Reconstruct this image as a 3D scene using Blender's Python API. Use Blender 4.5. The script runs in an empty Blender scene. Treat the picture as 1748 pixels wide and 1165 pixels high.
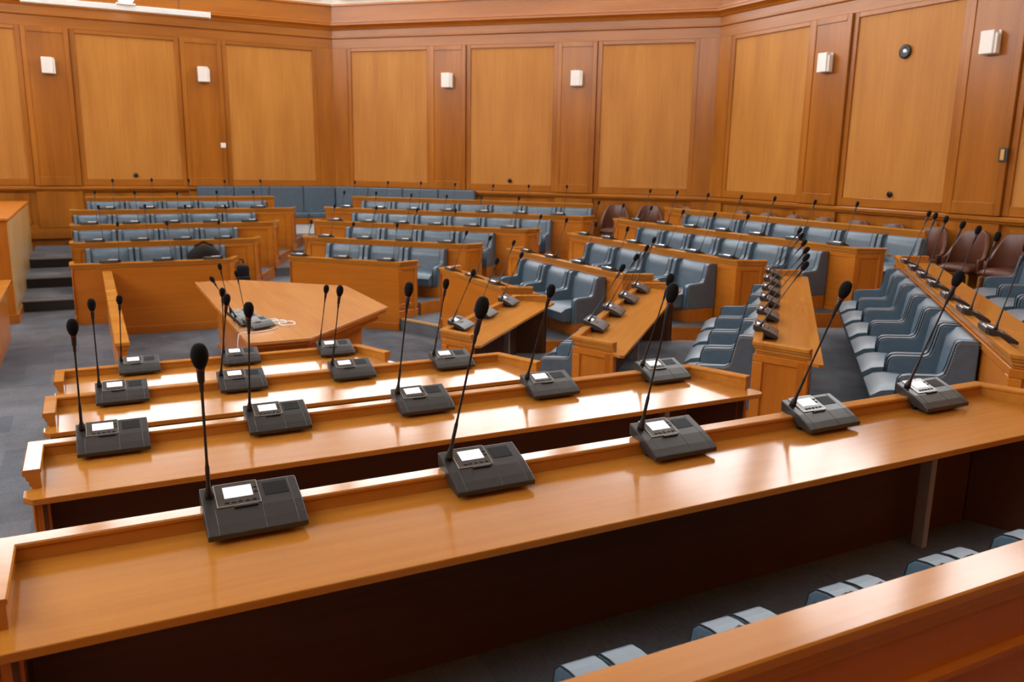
import bpy, bmesh, math, random
from mathutils import Vector, Matrix
from mathutils.geometry import tessellate_polygon

random.seed(7)
S = bpy.context.scene
COL = S.collection
U = 1.22          # metres per layout unit (all numbers below are layout units)
R = math.radians

# ------------------------------------------------------------------ camera
F_PX = 1411.0
cam_d = bpy.data.cameras.new('camera')
cam = bpy.data.objects.new('camera', cam_d)
COL.objects.link(cam)
S.camera = cam
cam_d.sensor_fit = 'HORIZONTAL'
cam_d.sensor_width = 22.3
cam_d.lens = F_PX / 1748.0 * 22.3
cam_d.clip_start = 0.05
cam_d.clip_end = 200
PITCH, ROLL, YAW = 0.2143, 0.0166, 0.4732
fw = Vector((math.sin(YAW) * math.cos(PITCH), math.cos(YAW) * math.cos(PITCH), -math.sin(PITCH)))
rt = Vector((math.cos(YAW), -math.sin(YAW), 0))
up = rt.cross(fw)
rt2 = rt * math.cos(ROLL) + up * math.sin(ROLL)
up2 = -rt * math.sin(ROLL) + up * math.cos(ROLL)
M = Matrix((rt2, up2, -fw)).transposed().to_4x4()
M.translation = Vector((-1.0086, -8.5888, 2.4161)) * U
cam.matrix_world = M
cam_d.dof.use_dof = True
cam_d.dof.focus_distance = 2.9 * U
cam_d.dof.aperture_fstop = 2.5

# ------------------------------------------------------------------ world, light level
WINDOW_POWER = 9.0
W = bpy.data.worlds.new('world')
S.world = W
W.use_nodes = True
W.node_tree.nodes['Background'].inputs[0].default_value = (0.75, 0.85, 1.0, 1)
W.node_tree.nodes['Background'].inputs[1].default_value = 0.6
S.view_settings.view_transform = 'Standard'
S.view_settings.look = 'None'
S.view_settings.gamma = 1.0
S.view_settings.exposure = -0.12
S.view_settings.use_curve_mapping = False

# ------------------------------------------------------------------ materials
MATS = {}


def new_mat(name):
    m = bpy.data.materials.new(name)
    m.use_nodes = True
    MATS[name] = m
    nt = m.node_tree
    return m, nt, nt.nodes['Principled BSDF']


def wood(name, dark, light, axis, rough=0.3, bump=0.03, big=0.6, spec=0.5):
    """streaky veneer; axis = grain direction in object space"""
    m, nt, b = new_mat(name)
    N, L = nt.nodes, nt.links
    tc = N.new('ShaderNodeTexCoord')
    mp = N.new('ShaderNodeMapping')
    sc = [26.0, 26.0, 26.0]
    sc['xyz'.index(axis)] = 0.9
    mp.inputs['Scale'].default_value = sc
    L.new(tc.outputs['Object'], mp.inputs['Vector'])
    n1 = N.new('ShaderNodeTexNoise')
    n1.inputs['Scale'].default_value = 1.0
    n1.inputs['Detail'].default_value = 5.0
    n1.inputs['Roughness'].default_value = 0.65
    L.new(mp.outputs[0], n1.inputs['Vector'])
    mp2 = N.new('ShaderNodeMapping')
    sc2 = [2.6, 2.6, 2.6]
    sc2['xyz'.index(axis)] = 0.35
    mp2.inputs['Scale'].default_value = sc2
    L.new(tc.outputs['Object'], mp2.inputs['Vector'])
    n2 = N.new('ShaderNodeTexNoise')
    n2.inputs['Scale'].default_value = 1.0
    n2.inputs['Detail'].default_value = 3.0
    L.new(mp2.outputs[0], n2.inputs['Vector'])
    mx = N.new('ShaderNodeMix')
    mx.inputs[0].default_value = big
    L.new(n1.outputs[0], mx.inputs[2])
    L.new(n2.outputs[0], mx.inputs[3])
    cr = N.new('ShaderNodeValToRGB')
    cr.color_ramp.elements[0].position = 0.34
    cr.color_ramp.elements[0].color = (*dark, 1)
    cr.color_ramp.elements[1].position = 0.66
    cr.color_ramp.elements[1].color = (*light, 1)
    L.new(mx.outputs[0], cr.inputs[0])
    L.new(cr.outputs[0], b.inputs['Base Color'])
    bp = N.new('ShaderNodeBump')
    bp.inputs['Strength'].default_value = bump
    bp.inputs['Distance'].default_value = 0.002
    L.new(n1.outputs[0], bp.inputs['Height'])
    L.new(bp.outputs[0], b.inputs['Normal'])
    b.inputs['Roughness'].default_value = rough
    b.inputs['Specular IOR Level'].default_value = spec
    return m


DK, LT = (0.370, 0.103, 0.0075), (0.500, 0.163, 0.015)
wood('oak_x', DK, LT, 'x', 0.28, spec=0.35)
wood('oak_z', DK, LT, 'z', 0.30, spec=0.35)
wood('desk_oak', (0.365, 0.127, 0.016), (0.500, 0.206, 0.032), 'x', 0.14, bump=0.02, spec=0.25)
wood('panel_oak', (0.400, 0.150, 0.022), (0.530, 0.228, 0.042), 'z', 0.42, bump=0.02, spec=0.22)
wood('frame_oak', (0.265, 0.080, 0.008), (0.420, 0.142, 0.015), 'z', 0.24, spec=0.32, big=0.7)
wood('frame_oak_x', (0.275, 0.084, 0.008), (0.420, 0.144, 0.016), 'x', 0.24, spec=0.32, big=0.7)
wood('shaded_oak', (0.085, 0.036, 0.020), (0.125, 0.054, 0.030), 'x', 0.5, spec=0.2)  # the same oak with under-desk shade put into the colour
wood('table_oak', (0.400, 0.160, 0.045), (0.520, 0.235, 0.075), 'y', 0.20, bump=0.02, spec=0.4)
wood('pale_and_glare_oak', (0.420, 0.250, 0.090), (0.520, 0.330, 0.140), 'z', 0.30)  # pale step edge; on the podium side it paints window glare


def plain(name, col, rough=0.5, metal=0.0, emit=0.0, noise=0.0, nscale=30.0, bump=0.0, spec=0.5, coat=0.0):
    m, nt, b = new_mat(name)
    N, L = nt.nodes, nt.links
    b.inputs['Base Color'].default_value = (*col, 1)
    b.inputs['Roughness'].default_value = rough
    b.inputs['Metallic'].default_value = metal
    b.inputs['Specular IOR Level'].default_value = spec
    b.inputs['Coat Weight'].default_value = coat
    if emit:
        b.inputs['Emission Color'].default_value = (*col, 1)
        b.inputs['Emission Strength'].default_value = emit
    tc = N.new('ShaderNodeTexCoord')
    n = N.new('ShaderNodeTexNoise')
    n.inputs['Scale'].default_value = nscale
    n.inputs['Detail'].default_value = 4
    L.new(tc.outputs['Object'], n.inputs['Vector'])
    if noise:
        cr = N.new('ShaderNodeValToRGB')
        cr.color_ramp.elements[0].position = 0.3
        cr.color_ramp.elements[0].color = tuple(c * (1 - noise) for c in col) + (1,)
        cr.color_ramp.elements[1].position = 0.7
        cr.color_ramp.elements[1].color = tuple(min(1, c * (1 + noise)) for c in col) + (1,)
        L.new(n.outputs[0], cr.inputs[0])
        L.new(cr.outputs[0], b.inputs['Base Color'])
    if bump:
        bp = N.new('ShaderNodeBump')
        bp.inputs['Strength'].default_value = bump
        bp.inputs['Distance'].default_value = 0.003
        L.new(n.outputs[0], bp.inputs['Height'])
        L.new(bp.outputs[0], b.inputs['Normal'])
    return m


plain('leather', (0.066, 0.107, 0.146), 0.42, noise=0.10, nscale=14, bump=0.10, spec=0.75)
plain('leather_side', (0.120, 0.165, 0.205), 0.45, noise=0.10, nscale=14, bump=0.10)
plain('piping', (0.016, 0.020, 0.024), 0.8, spec=0.08)
plain('nail', (0.42, 0.26, 0.14), 0.35, 0.9)
plain('brown_leather', (0.105, 0.034, 0.017), 0.33, noise=0.15, nscale=9, bump=0.08)
plain('plastic', (0.027, 0.025, 0.024), 0.34, noise=0.06, nscale=120, bump=0.05)
plain('plastic_black', (0.010, 0.010, 0.011), 0.45)
plain('foam', (0.006, 0.006, 0.007), 0.95, noise=0.3, nscale=260, bump=0.4, spec=0.2)
plain('fascia', (0.085, 0.075, 0.062), 0.22, 0.5)
plain('rear_grey', (0.10, 0.105, 0.11), 0.30, 0.5)
plain('rubber_dark', (0.020, 0.020, 0.023), 0.7)
plain('fascia_rim', (0.55, 0.55, 0.55), 0.25, 0.6)
plain('screen', (0.84, 0.86, 0.98), 0.3, emit=0.55)
plain('screen_off', (0.10, 0.11, 0.12), 0.2)
plain('grille', (0.005, 0.0055, 0.007), 0.6, noise=0.4, nscale=220, spec=0.25)
plain('led', (0.16, 0.006, 0.006), 0.4)
plain('aluminium', (0.40, 0.40, 0.41), 0.35, 0.8)
plain('post_grey', (0.42, 0.39, 0.38), 0.45, 0.2)
plain('steel', (0.62, 0.62, 0.64), 0.25, 0.9)
plain('white_paint', (0.78, 0.77, 0.74), 0.5)
plain('plaster', (0.74, 0.70, 0.62), 0.85, noise=0.03, nscale=3)
plain('ceiling_white', (0.80, 0.78, 0.74), 0.9, noise=0.02, nscale=2)
plain('lamp_glass', (0.80, 0.76, 0.70), 0.4)
plain('lamp_lit', (1.0, 0.97, 0.85), 0.4, emit=3.0)
plain('cable_white', (0.75, 0.73, 0.70), 0.5)
plain('bag_black', (0.008, 0.008, 0.011), 0.7, noise=0.3, nscale=40, bump=0.2, spec=0.15)
plain('bag_brown', (0.012, 0.009, 0.008), 0.7, noise=0.3, nscale=30, bump=0.3, spec=0.12)
plain('brass', (0.55, 0.36, 0.12), 0.3, 0.8)
m, nt, b = new_mat('pane')
b.inputs['Base Color'].default_value = (0.8, 0.85, 0.9, 1)
b.inputs['Roughness'].default_value = 0.1
b.inputs['Emission Color'].default_value = (0.97, 0.985, 1.0, 1)
b.inputs['Emission Strength'].default_value = WINDOW_POWER

# carpet: loop pile in half-metre tiles of slightly different tone
m, nt, b = new_mat('carpet')
N, L = nt.nodes, nt.links
tc = N.new('ShaderNodeTexCoord')
ck = N.new('ShaderNodeTexBrick')
ck.offset = 0.5
ck.inputs['Scale'].default_value = 1.0
ck.inputs['Brick Width'].default_value = 0.6
ck.inputs['Row Height'].default_value = 0.6
ck.inputs['Mortar Size'].default_value = 0.0
ck.inputs['Color1'].default_value = (0.098, 0.108, 0.128, 1)
ck.inputs['Color2'].default_value = (0.142, 0.146, 0.160, 1)
L.new(tc.outputs['Object'], ck.inputs['Vector'])
n1 = N.new('ShaderNodeTexNoise')
n1.inputs['Scale'].default_value = 2.2
n1.inputs['Detail'].default_value = 6
L.new(tc.outputs['Object'], n1.inputs['Vector'])
mp = N.new('ShaderNodeMapping')
mp.inputs['Scale'].default_value = (180, 18, 60)
L.new(tc.outputs['Object'], mp.inputs['Vector'])
n2 = N.new('ShaderNodeTexNoise')
n2.inputs['Detail'].default_value = 3
n2.inputs['Scale'].default_value = 1.0
L.new(mp.outputs[0], n2.inputs['Vector'])
mx = N.new('ShaderNodeMix')
mx.data_type = 'RGBA'
mx.blend_type = 'OVERLAY'
mx.inputs[0].default_value = 0.55
L.new(ck.outputs['Color'], mx.inputs[6])
L.new(n1.outputs[0], mx.inputs[7])
mx2 = N.new('ShaderNodeMix')
mx2.data_type = 'RGBA'
mx2.blend_type = 'OVERLAY'
mx2.inputs[0].default_value = 0.45
L.new(mx.outputs[2], mx2.inputs[6])
L.new(n2.outputs[0], mx2.inputs[7])
L.new(mx2.outputs[2], b.inputs['Base Color'])
b.inputs['Roughness'].default_value = 0.95
b.inputs['Specular IOR Level'].default_value = 0.1
bp = N.new('ShaderNodeBump')
bp.inputs['Strength'].default_value = 0.4
bp.inputs['Distance'].default_value = 0.004
L.new(n2.outputs[0], bp.inputs['Height'])
L.new(bp.outputs[0], b.inputs['Normal'])


# ------------------------------------------------------------------ mesh helpers
class MB:
    def __init__(s):
        s.v, s.f = [], []

    def add(s, vs, fs):
        o = len(s.v)
        s.v += [tuple(v) for v in vs]
        s.f += [tuple(i + o for i in f) for f in fs]
        return s

    def box(s, x0, x1, y0, y1, z0, z1):
        vs = [(x, y, z) for x in (x0, x1) for y in (y0, y1) for z in (z0, z1)]
        return s.add(vs, [(0, 1, 3, 2), (4, 6, 7, 5), (0, 4, 5, 1), (2, 3, 7, 6), (0, 2, 6, 4), (1, 5, 7, 3)])

    def hexa(s, lo, hi):
        """lo, hi: four points each (ccw), joined"""
        n = len(lo)
        fs = [tuple(reversed(range(n))), tuple(range(n, 2 * n))]
        fs += [(i, (i + 1) % n, n + (i + 1) % n, n + i) for i in range(n)]
        return s.add(list(lo) + list(hi), fs)

    def prism(s, poly, z0, z1):
        return s.hexa([(x, y, z0) for x, y in poly], [(x, y, z1) for x, y in poly])

    def extrude_x(s, prof, x0, x1):
        """prof: list of (y,z)"""
        return s.hexa([(x0, y, z) for y, z in prof], [(x1, y, z) for y, z in prof])

    def lathe(s, prof, c=(0, 0, 0), n=12, sx=1.0, sy=1.0):
        vs, fs = [], []
        for r, z in prof:
            for i in range(n):
                a = 2 * math.pi * i / n
                vs.append((c[0] + r * sx * math.cos(a), c[1] + r * sy * math.sin(a), c[2] + z))
        for j in range(len(prof) - 1):
            for i in range(n):
                k = (i + 1) % n
                fs.append((j * n + i, j * n + k, (j + 1) * n + k, (j + 1) * n + i))
        fs.append(tuple(reversed(range(n))))
        fs.append(tuple((len(prof) - 1) * n + i for i in range(n)))
        return s.add(vs, fs)

    def tube(s, path, r, n=6):
        path = [Vector(p) for p in path]
        vs, fs = [], []
        prev = None
        for i, p in enumerate(path):
            d = (path[min(i + 1, len(path) - 1)] - path[max(i - 1, 0)]).normalized()
            a = prev if prev is not None else (Vector((0, 0, 1)) if abs(d.z) < 0.9 else Vector((1, 0, 0)))
            a = (a - d * a.dot(d)).normalized()
            prev = a
            b_ = d.cross(a)
            rr = r[i] if isinstance(r, (list, tuple)) else r
            for j in range(n):
                t = 2 * math.pi * j / n
                vs.append(p + a * (rr * math.cos(t)) + b_ * (rr * math.sin(t)))
        for i in range(len(path) - 1):
            for j in range(n):
                k = (j + 1) % n
                fs.append((i * n + j, i * n + k, (i + 1) * n + k, (i + 1) * n + j))
        fs.append(tuple(reversed(range(n))))
        fs.append(tuple((len(path) - 1) * n + j for j in range(n)))
        return s.add(vs, fs)

    def sweep(s, path, prof, seg=None):
        """extrude closed profile (offset to the left of the path, z) along a plan path with mitred corners"""
        P = [Vector(p) for p in path]
        n = len(P)
        offs = []
        for i in range(n):
            ns = []
            if i > 0:
                d = (P[i] - P[i - 1]).normalized()
                ns.append(Vector((-d.y, d.x)))
            if i < n - 1:
                d = (P[i + 1] - P[i]).normalized()
                ns.append(Vector((-d.y, d.x)))
            if len(ns) == 2:
                m_ = (ns[0] + ns[1]).normalized()
                offs.append(m_ / max(0.2, m_.dot(ns[0])))
            else:
                offs.append(ns[0])
        rng = range(n - 1) if seg is None else [seg]
        for i in rng:
            lo = [(*(P[i] + offs[i] * d), z) for d, z in prof]
            hi = [(*(P[i + 1] + offs[i + 1] * d), z) for d, z in prof]
            s.hexa(lo, hi)
        return s

    def mesh(s, name, bevel=0.0, segs=1, smooth=False, sub=0):
        me = bpy.data.meshes.new(name)
        me.from_pydata([(x * U, y * U, z * U) for x, y, z in s.v], [], s.f)
        bm = bmesh.new()
        bm.from_mesh(me)
        bmesh.ops.recalc_face_normals(bm, faces=bm.faces)
        if bevel:
            es = [e for e in bm.edges if len(e.link_faces) == 2 and e.calc_face_angle(0) > 0.35]
            bmesh.ops.bevel(bm, geom=es, offset=bevel * U, segments=segs, profile=0.5, affect='EDGES', clamp_overlap=True)
        bm.to_mesh(me)
        bm.free()
        if smooth:
            me.polygons.foreach_set('use_smooth', [True] * len(me.polygons))
        me.update()
        return me


def link(name, me, mat, parent=None, loc=None, rz=None):
    o = bpy.data.objects.new(name, me)
    COL.objects.link(o)
    if mat and me is not None and not me.materials:
        me.materials.append(MATS[mat])
    if parent is not None:
        o.parent = parent
    if loc is not None:
        o.location = Vector(loc) * U
    if rz is not None:
        o.rotation_euler = (0, 0, rz)
    return o


def part(name, mb, mat, parent, bevel=0.0, segs=1, smooth=False):
    return link(name, mb.mesh(name, bevel, segs, smooth), mat, parent)


def tag(o, label, cat, group=None):
    o['label'] = label
    o['category'] = cat
    if group:
        o['group'] = group
    return o


def thing(name, label, cat, loc=(0, 0, 0), rz=0.0, group=None):
    o = bpy.data.objects.new(name, None)
    o.empty_display_size = 0.1
    COL.objects.link(o)
    o.location = Vector(loc) * U
    o.rotation_euler = (0, 0, rz)
    return tag(o, label, cat, group)


def struct(name, mb, mat, parent=None, loc=None, rz=None, bevel=0.0):
    o = link(name, mb.mesh(name, bevel), mat, parent, loc, rz)
    if parent is None:
        o['kind'] = 'structure'
    return o


def struct_empty(name, loc, rz):
    o = bpy.data.objects.new(name, None)
    COL.objects.link(o)
    o.location = Vector(loc) * U
    o.rotation_euler = (0, 0, rz)
    o['kind'] = 'structure'
    return o


# ------------------------------------------------------------------ layout of the chamber
# five blocks of tiered desks face the middle; every block has its own frame: local x along the row,
# local y outwards from the middle
ANG = {'F': 0, 'E': -45, 'I': -90, 'G': 45, 'H': 90}
R1 = {'I': 2.425, 'E': 2.635, 'F': 3.167, 'G': 3.782, 'H': 3.658}
PITCH_R, RISE = 1.3, 0.1605
TAN = math.tan(R(22.5))
# extents of the desk fronts, (t_low, t_high) per tier
EXT = {
    'I': [(-1.29, 0.805), (-1.29, 1.384), (-1.29, 1.935), (-1.29, 2.50), (-1.29, 3.05)],
    'E': [(-0.37, 1.66), (-0.95, 2.08), (-1.42, 2.52), (-2.01, 3.05), (-2.3, 3.3)],
    'F': [(-0.14, 1.78), (-0.68, 2.34), (-1.14, 2.78), (-1.72, 3.45), (-1.62, 3.75)],
    'G': [(-0.26, 1.55), (-0.78, 2.11), (-1.33, 2.70), (-1.98, 3.24), (-1.86, 3.34)],
    'H': [(-0.76, 1.28), (-1.34, 1.28), (-1.90, 1.28), (-2.50, 1.28), (-2.42, 1.02)],
}
BLOCK = {'I': 'foreground block', 'E': 'right-hand block', 'F': 'far right block', 'G': 'far centre block', 'H': 'far left block'}
ORD = ['first', 'second', 'third', 'fourth', 'fifth', 'sixth', 'seventh', 'eighth', 'ninth', 'tenth', 'eleventh', 'twelfth', 'thirteenth']


def nrm(w):
    a = R(ANG[w])
    return Vector((math.cos(a), math.sin(a), 0)), Vector((-math.sin(a), math.cos(a), 0))


def at(w, r, t, z=0.0):
    n, tt = nrm(w)
    v = n * r + tt * t
    return (v.x, v.y, z)


def rot(w):
    return R(ANG[w] - 90)


def row_r(w, k):
    return R1[w] + PITCH_R * k


def rail_z(k):
    return 1.0 + RISE * k


def aisle_z(k):
    return 0.18 + RISE * k


def row_z(k):
    return 0.363 + RISE * k


# ------------------------------------------------------------------ floors
AP, OC = 9.82, Vector((-0.08, 0.06))


def oct_pt(i, extra=0.0):
    a = R(22.5 + 45 * i)
    rr = (AP + extra) / math.cos(R(22.5))
    return (OC.x + rr * math.cos(a), OC.y + rr * math.sin(a))


def poly_slab(poly, z0, z1):
    mb = MB()
    n = len(poly)
    tris = tessellate_polygon([[Vector((x, y, 0)) for x, y in poly]])
    mb.add([(x, y, z1) for x, y in poly], [tuple(t) for t in tris])
    mb.add([(x, y, z0) for x, y in poly], [tuple(t) for t in tris])
    mb.add([(x, y, z) for z in (z0, z1) for x, y in poly], [(i, (i + 1) % n, n + (i + 1) % n, n + i) for i in range(n)])
    return mb


struct('floor', poly_slab([oct_pt(i) for i in range(8)], -0.15, 0.0), 'carpet')


def ring_pts(k):
    """corner points of tier k from the far left block round to the foreground block"""
    P = []
    for w, ends in (('H', (1, 0)), ('G', (1, 0)), ('F', (1, 0)), ('E', (1, 0)), ('I', (1, 0))):
        e = EXT[w][k]
        for j in ends:
            P.append(at(w, row_r(w, k) + 0.05, e[j])[:2])
    return P


for k in range(5):
    P = ring_pts(k)
    if k == 0:
        P[0] = (-0.84, P[0][1])
        P[-1] = (-0.84, P[-1][1])
        hole = [(-0.84, P[0][1])] + P[1:-1] + [(-0.84, P[-1][1])]
        # split in an east and a west piece
        nw, sw = (-0.84, OC.y + AP), (-0.84, OC.y - AP)
        o = [oct_pt(i) for i in range(8)]
        east = hole + [sw, o[6], o[7], o[0], o[1], nw]
        struct('floor', poly_slab(east, 0.0, aisle_z(0)), 'carpet')
        wst = [nw, o[2], o[3], o[4], o[5], sw]
        struct('floor', poly_slab(wst, 0.0, aisle_z(0)), 'carpet')
    else:
        o = [oct_pt(i) for i in range(8)]
        path = ([(-1.95, P[0][1])] if k < 4 else [(-1.24, OC.y + AP), (-1.24, P[0][1])]) + P[1:-1] + [(-1.95, P[-1][1])]
        poly = path + [(-1.95, OC.y - AP), o[6], o[7], o[0], o[1]] + ([(-1.95, OC.y + AP)] if k < 4 else [])
        struct('floor', poly_slab(poly, aisle_z(k) - RISE, aisle_z(k)), 'carpet')
    # aisle nosings
    fl = [ob for ob in COL.objects if ob.name.startswith('floor')][-1 if k else -2]
    segs = [(P[1], P[2]), (P[3], P[4]), (P[5], P[6]), (P[7], P[8])]
    if 0 < k < 4:
        part('riser', MB().box(-1.95, -1.29, P[0][1] - 0.006, P[0][1] + 0.004, aisle_z(k - 1), aisle_z(k) - 0.018), 'rubber_dark', fl)
        segs = [((-1.95, P[0][1]), P[0])] + segs
    for a, b_ in segs:
        mb = MB().sweep([a, b_], [(-0.012, aisle_z(k) - 0.018), (0.05, aisle_z(k) - 0.018), (0.05, aisle_z(k) + 0.004), (-0.012, aisle_z(k) + 0.004)])
        part('nosing', mb, 'aluminium' if k else 'pale_and_glare_oak', fl)


def end_x(w, k, side, y):
    """local x of the block edge at distance y behind the desk front (side -1: low x = high t)"""
    e = EXT[w][k]
    x0 = -e[1] if side < 0 else -e[0]
    if (w == 'H' and side < 0) or (w == 'I' and side > 0):
        return x0
    return x0 + side * TAN * y


for w in 'HGFEI':
    for k in range(5 if w == 'I' else 4):
        dep = PITCH_R + 0.02 if k < 4 else 1.0
        r = row_r(w, k)
        y0, y1 = r + 0.05, r + dep
        pl = [(end_x(w, k, -1, 0.05) + 0.06, y0), (end_x(w, k, 1, 0.05) - 0.06, y0), (end_x(w, k, 1, dep) - 0.06, y1), (end_x(w, k, -1, dep) + 0.06, y1)]
        o = struct('floor', MB().prism(pl, aisle_z(k) - 0.02, row_z(k)), 'carpet', None, (0, 0, 0), rot(w))
        for s_ in (-1, 1):
            a = (end_x(w, k, s_, 0.4), r + 0.4)
            b_ = (end_x(w, k, s_, dep - 0.02), r + dep - 0.02)
            if s_ < 0:
                a, b_ = b_, a
            part('platform_end', MB().sweep([a, b_], [(0.02, aisle_z(k)), (0.08, aisle_z(k)), (0.08, row_z(k) - 0.005), (0.02, row_z(k) - 0.005)]), 'oak_x', o)

# ------------------------------------------------------------------ walls
BAY, PAN = 2.74, 1.80
WALL_NAMES = ['right', 'far', 'far_left', 'left', 'back_left', 'camera_left', 'camera', 'back_right']
WN = 0
Z_FL, Z_TOP = 0.80, 9.4


def wall_thing(i):
    global WN
    a = R(45 * i)
    n = Vector((math.cos(a), math.sin(a)))
    c = OC + n * AP
    half = AP * TAN
    seen = i in (0, 1, 2)
    wl = struct_empty('wall_' + WALL_NAMES[i], (c.x, c.y, 0), a - math.pi / 2)
    # local x along the wall, local -y into the room
    part('backing', MB().box(-half, half, 0.03, 0.2, -0.1, 5.60), 'frame_oak', wl)
    part('plaster', MB().box(-half, half, 0.0, 0.2, 5.60, Z_TOP), 'plaster', wl)
    part('architrave', MB().box(-half, half, -0.02, 0.04, 4.72, 4.92), 'frame_oak_x', wl)
    part('frieze_moulding', MB().extrude_x([(0.03, 4.90), (-0.03, 4.905), (-0.05, 4.925), (-0.05, 4.945), (-0.03, 4.955), (0.03, 4.96)], -half, half), 'frame_oak_x', wl)
    part('frieze', MB().box(-half, half, -0.025, 0.04, 4.955, 5.10), 'frame_oak_x', wl)
    part('cornice', MB().extrude_x([(0.03, 5.08), (-0.05, 5.085), (-0.07, 5.12), (-0.11, 5.15), (-0.15, 5.17), (-0.15, 5.21), (-0.165, 5.215), (-0.165, 5.235), (0.03, 5.245)], -half, half), 'oak_x', wl)
    part('attic_band', MB().box(-half, half, -0.015, 0.04, 5.24, 5.58), 'frame_oak_x', wl)
    part('attic_cap', MB().box(-half, half, -0.05, 0.04, 5.57, 5.61), 'oak_x', wl)
    part('dado_rail', MB().extrude_x([(0.03, 1.70), (-0.02, 1.705), (-0.03, 1.73), (-0.055, 1.745), (-0.055, 1.785), (-0.04, 1.80), (0.03, 1.81)], -half, half), 'frame_oak_x', wl)
    part('baseboard', MB().box(-half, half, -0.03, 0.04, Z_FL, 1.0), 'frame_oak_x', wl)
    for j in (-1, 0, 1):
        x = j * BAY
        # big panel in a frame
        part('panel', MB().box(x - PAN / 2 + 0.02, x + PAN / 2 - 0.02, 0.008, 0.04, 1.93, 4.66), 'panel_oak', wl)
        fr = MB()
        for x0, x1, z0, z1 in ((x - PAN / 2 - .07, x - PAN / 2 + .02, 1.81, 4.72), (x + PAN / 2 - .02, x + PAN / 2 + .07, 1.81, 4.72)):
            fr.box(x0, x1, -0.018, 0.04, z0, z1)
        part('stile', fr, 'frame_oak', wl, 0.006)
        part('panel_rail', MB().box(x - PAN / 2 + .02, x + PAN / 2 - .02, -0.018, 0.04, 4.645, 4.72), 'frame_oak_x', wl, 0.006)
        part('panel_rail', MB().box(x - PAN / 2 + .02, x + PAN / 2 - .02, -0.018, 0.04, 1.81, 1.945), 'frame_oak_x', wl, 0.006)
        part('wainscot_panel', MB().box(x - PAN / 2 + .05, x + PAN / 2 - .05, 0.0, 0.04, 1.08, 1.66), 'frame_oak', wl, 0.008)
        part('wainscot_rail', MB().box(x - PAN / 2 - .07, x + PAN / 2 + .07, -0.012, 0.04, 1.0, 1.06), 'frame_oak_x', wl)
    for j in (-1, 1):
        x = j * BAY / 2
        hw = (BAY - PAN) / 2 - 0.075
        part('pilaster', MB().box(x - hw, x + hw, -0.045, 0.04, 1.81, 4.72), 'frame_oak', wl, 0.008)
        fr = MB()
        for x0, x1 in ((x - hw, x - hw + .09), (x + hw - .09, x + hw)):
            fr.box(x0, x1, -0.06, -0.04, 1.81, 4.72)
        fr.box(x - hw + .09, x + hw - .09, -0.06, -0.04, 4.62, 4.72)
        fr.box(x - hw + .09, x + hw - .09, -0.06, -0.04, 1.81, 1.98)
        part('pilaster_frame', fr, 'frame_oak', wl, 0.006)
        part('wainscot_pilaster', MB().box(x - hw, x + hw, -0.03, 0.04, 1.0, 1.70), 'frame_oak', wl, 0.008)
    for s_ in (-1, 1):
        x0, x1 = sorted((s_ * (BAY + PAN / 2 + .07), s_ * half))
        part('corner_stile', MB().box(x0, x1, -0.03, 0.04, 1.81, 4.72), 'frame_oak', wl, 0.006)
        part('corner_wainscot', MB().box(x0, x1, -0.02, 0.04, 1.0, 1.70), 'frame_oak', wl, 0.006)
    # clerestory windows (none on the last two walls; those on camera_left are added for light)
    for j in ((-1, 0, 1) if i < 6 else ()):
        WN += 1
        x = j * BAY
        wd = struct_empty('window_%d' % WN, (c.x, c.y, 0), a - math.pi / 2)
        zb, zt, hw = 5.78, 8.75, 1.05
        fr = MB()
        fr.box(x - hw - .08, x - hw, -0.05, 0.02, zb - .08, zt + .08)
        fr.box(x + hw, x + hw + .08, -0.05, 0.02, zb - .08, zt + .08)
        fr.box(x - hw, x + hw, -0.05, 0.02, zt, zt + .08)
        fr.box(x - hw, x + hw, -0.09, 0.02, zb - .08, zb)
        part('window_frame', fr, 'white_paint', wd)
        part('mullion', MB().box(x - .025, x + .025, -0.035, 0.0, zb, zt), 'white_paint', wd)
        for q in (1, 2):
            zz = zb + (zt - zb) * q / 3
            part('transom', MB().box(x - hw, x + hw, -0.03, 0.0, zz - .02, zz + .02), 'white_paint', wd)
        for q in range(3):
            for s_ in (-1, 1):
                x0, x1 = sorted((x + s_ * .025, x + s_ * hw))
                part('pane', MB().box(x0, x1, -0.012, -0.004, zb + (zt - zb) * q / 3 + .02 * (q > 0), zb + (zt - zb) * (q + 1) / 3 - .02 * (q < 2)), 'pane', wd)
    return wl


for i in range(8):
    wall_thing(i)
struct('ceiling', MB().prism([oct_pt(i, 0.3) for i in range(8)], Z_TOP, Z_TOP + 0.2), 'ceiling_white')


# ------------------------------------------------------------------ desks
RAIL_PROF = [(0.004, 0.0), (0.056, 0.0), (0.060, -0.004), (0.060, -0.012), (0.056, -0.016), (0.056, -0.08), (0.034, -0.08),
             (0.028, -0.076), (0.026, -0.066), (0.018, -0.060), (0.018, -0.046), (0.010, -0.040), (0.008, -0.026), (0.0, -0.022), (0.0, -0.004)]
BARRIER_PROF = [(0.004, 0.0), (0.092, 0.0), (0.096, -0.004), (0.096, -0.022), (0.088, -0.030), (0.086, -0.046), (0.078, -0.052), (0.078, -0.066),
                (0.070, -0.080), (0.034, -0.08), (0.028, -0.076), (0.026, -0.066), (0.018, -0.060), (0.018, -0.046), (0.010, -0.040), (0.008, -0.026), (0.0, -0.022), (0.0, -0.004)]

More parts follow.
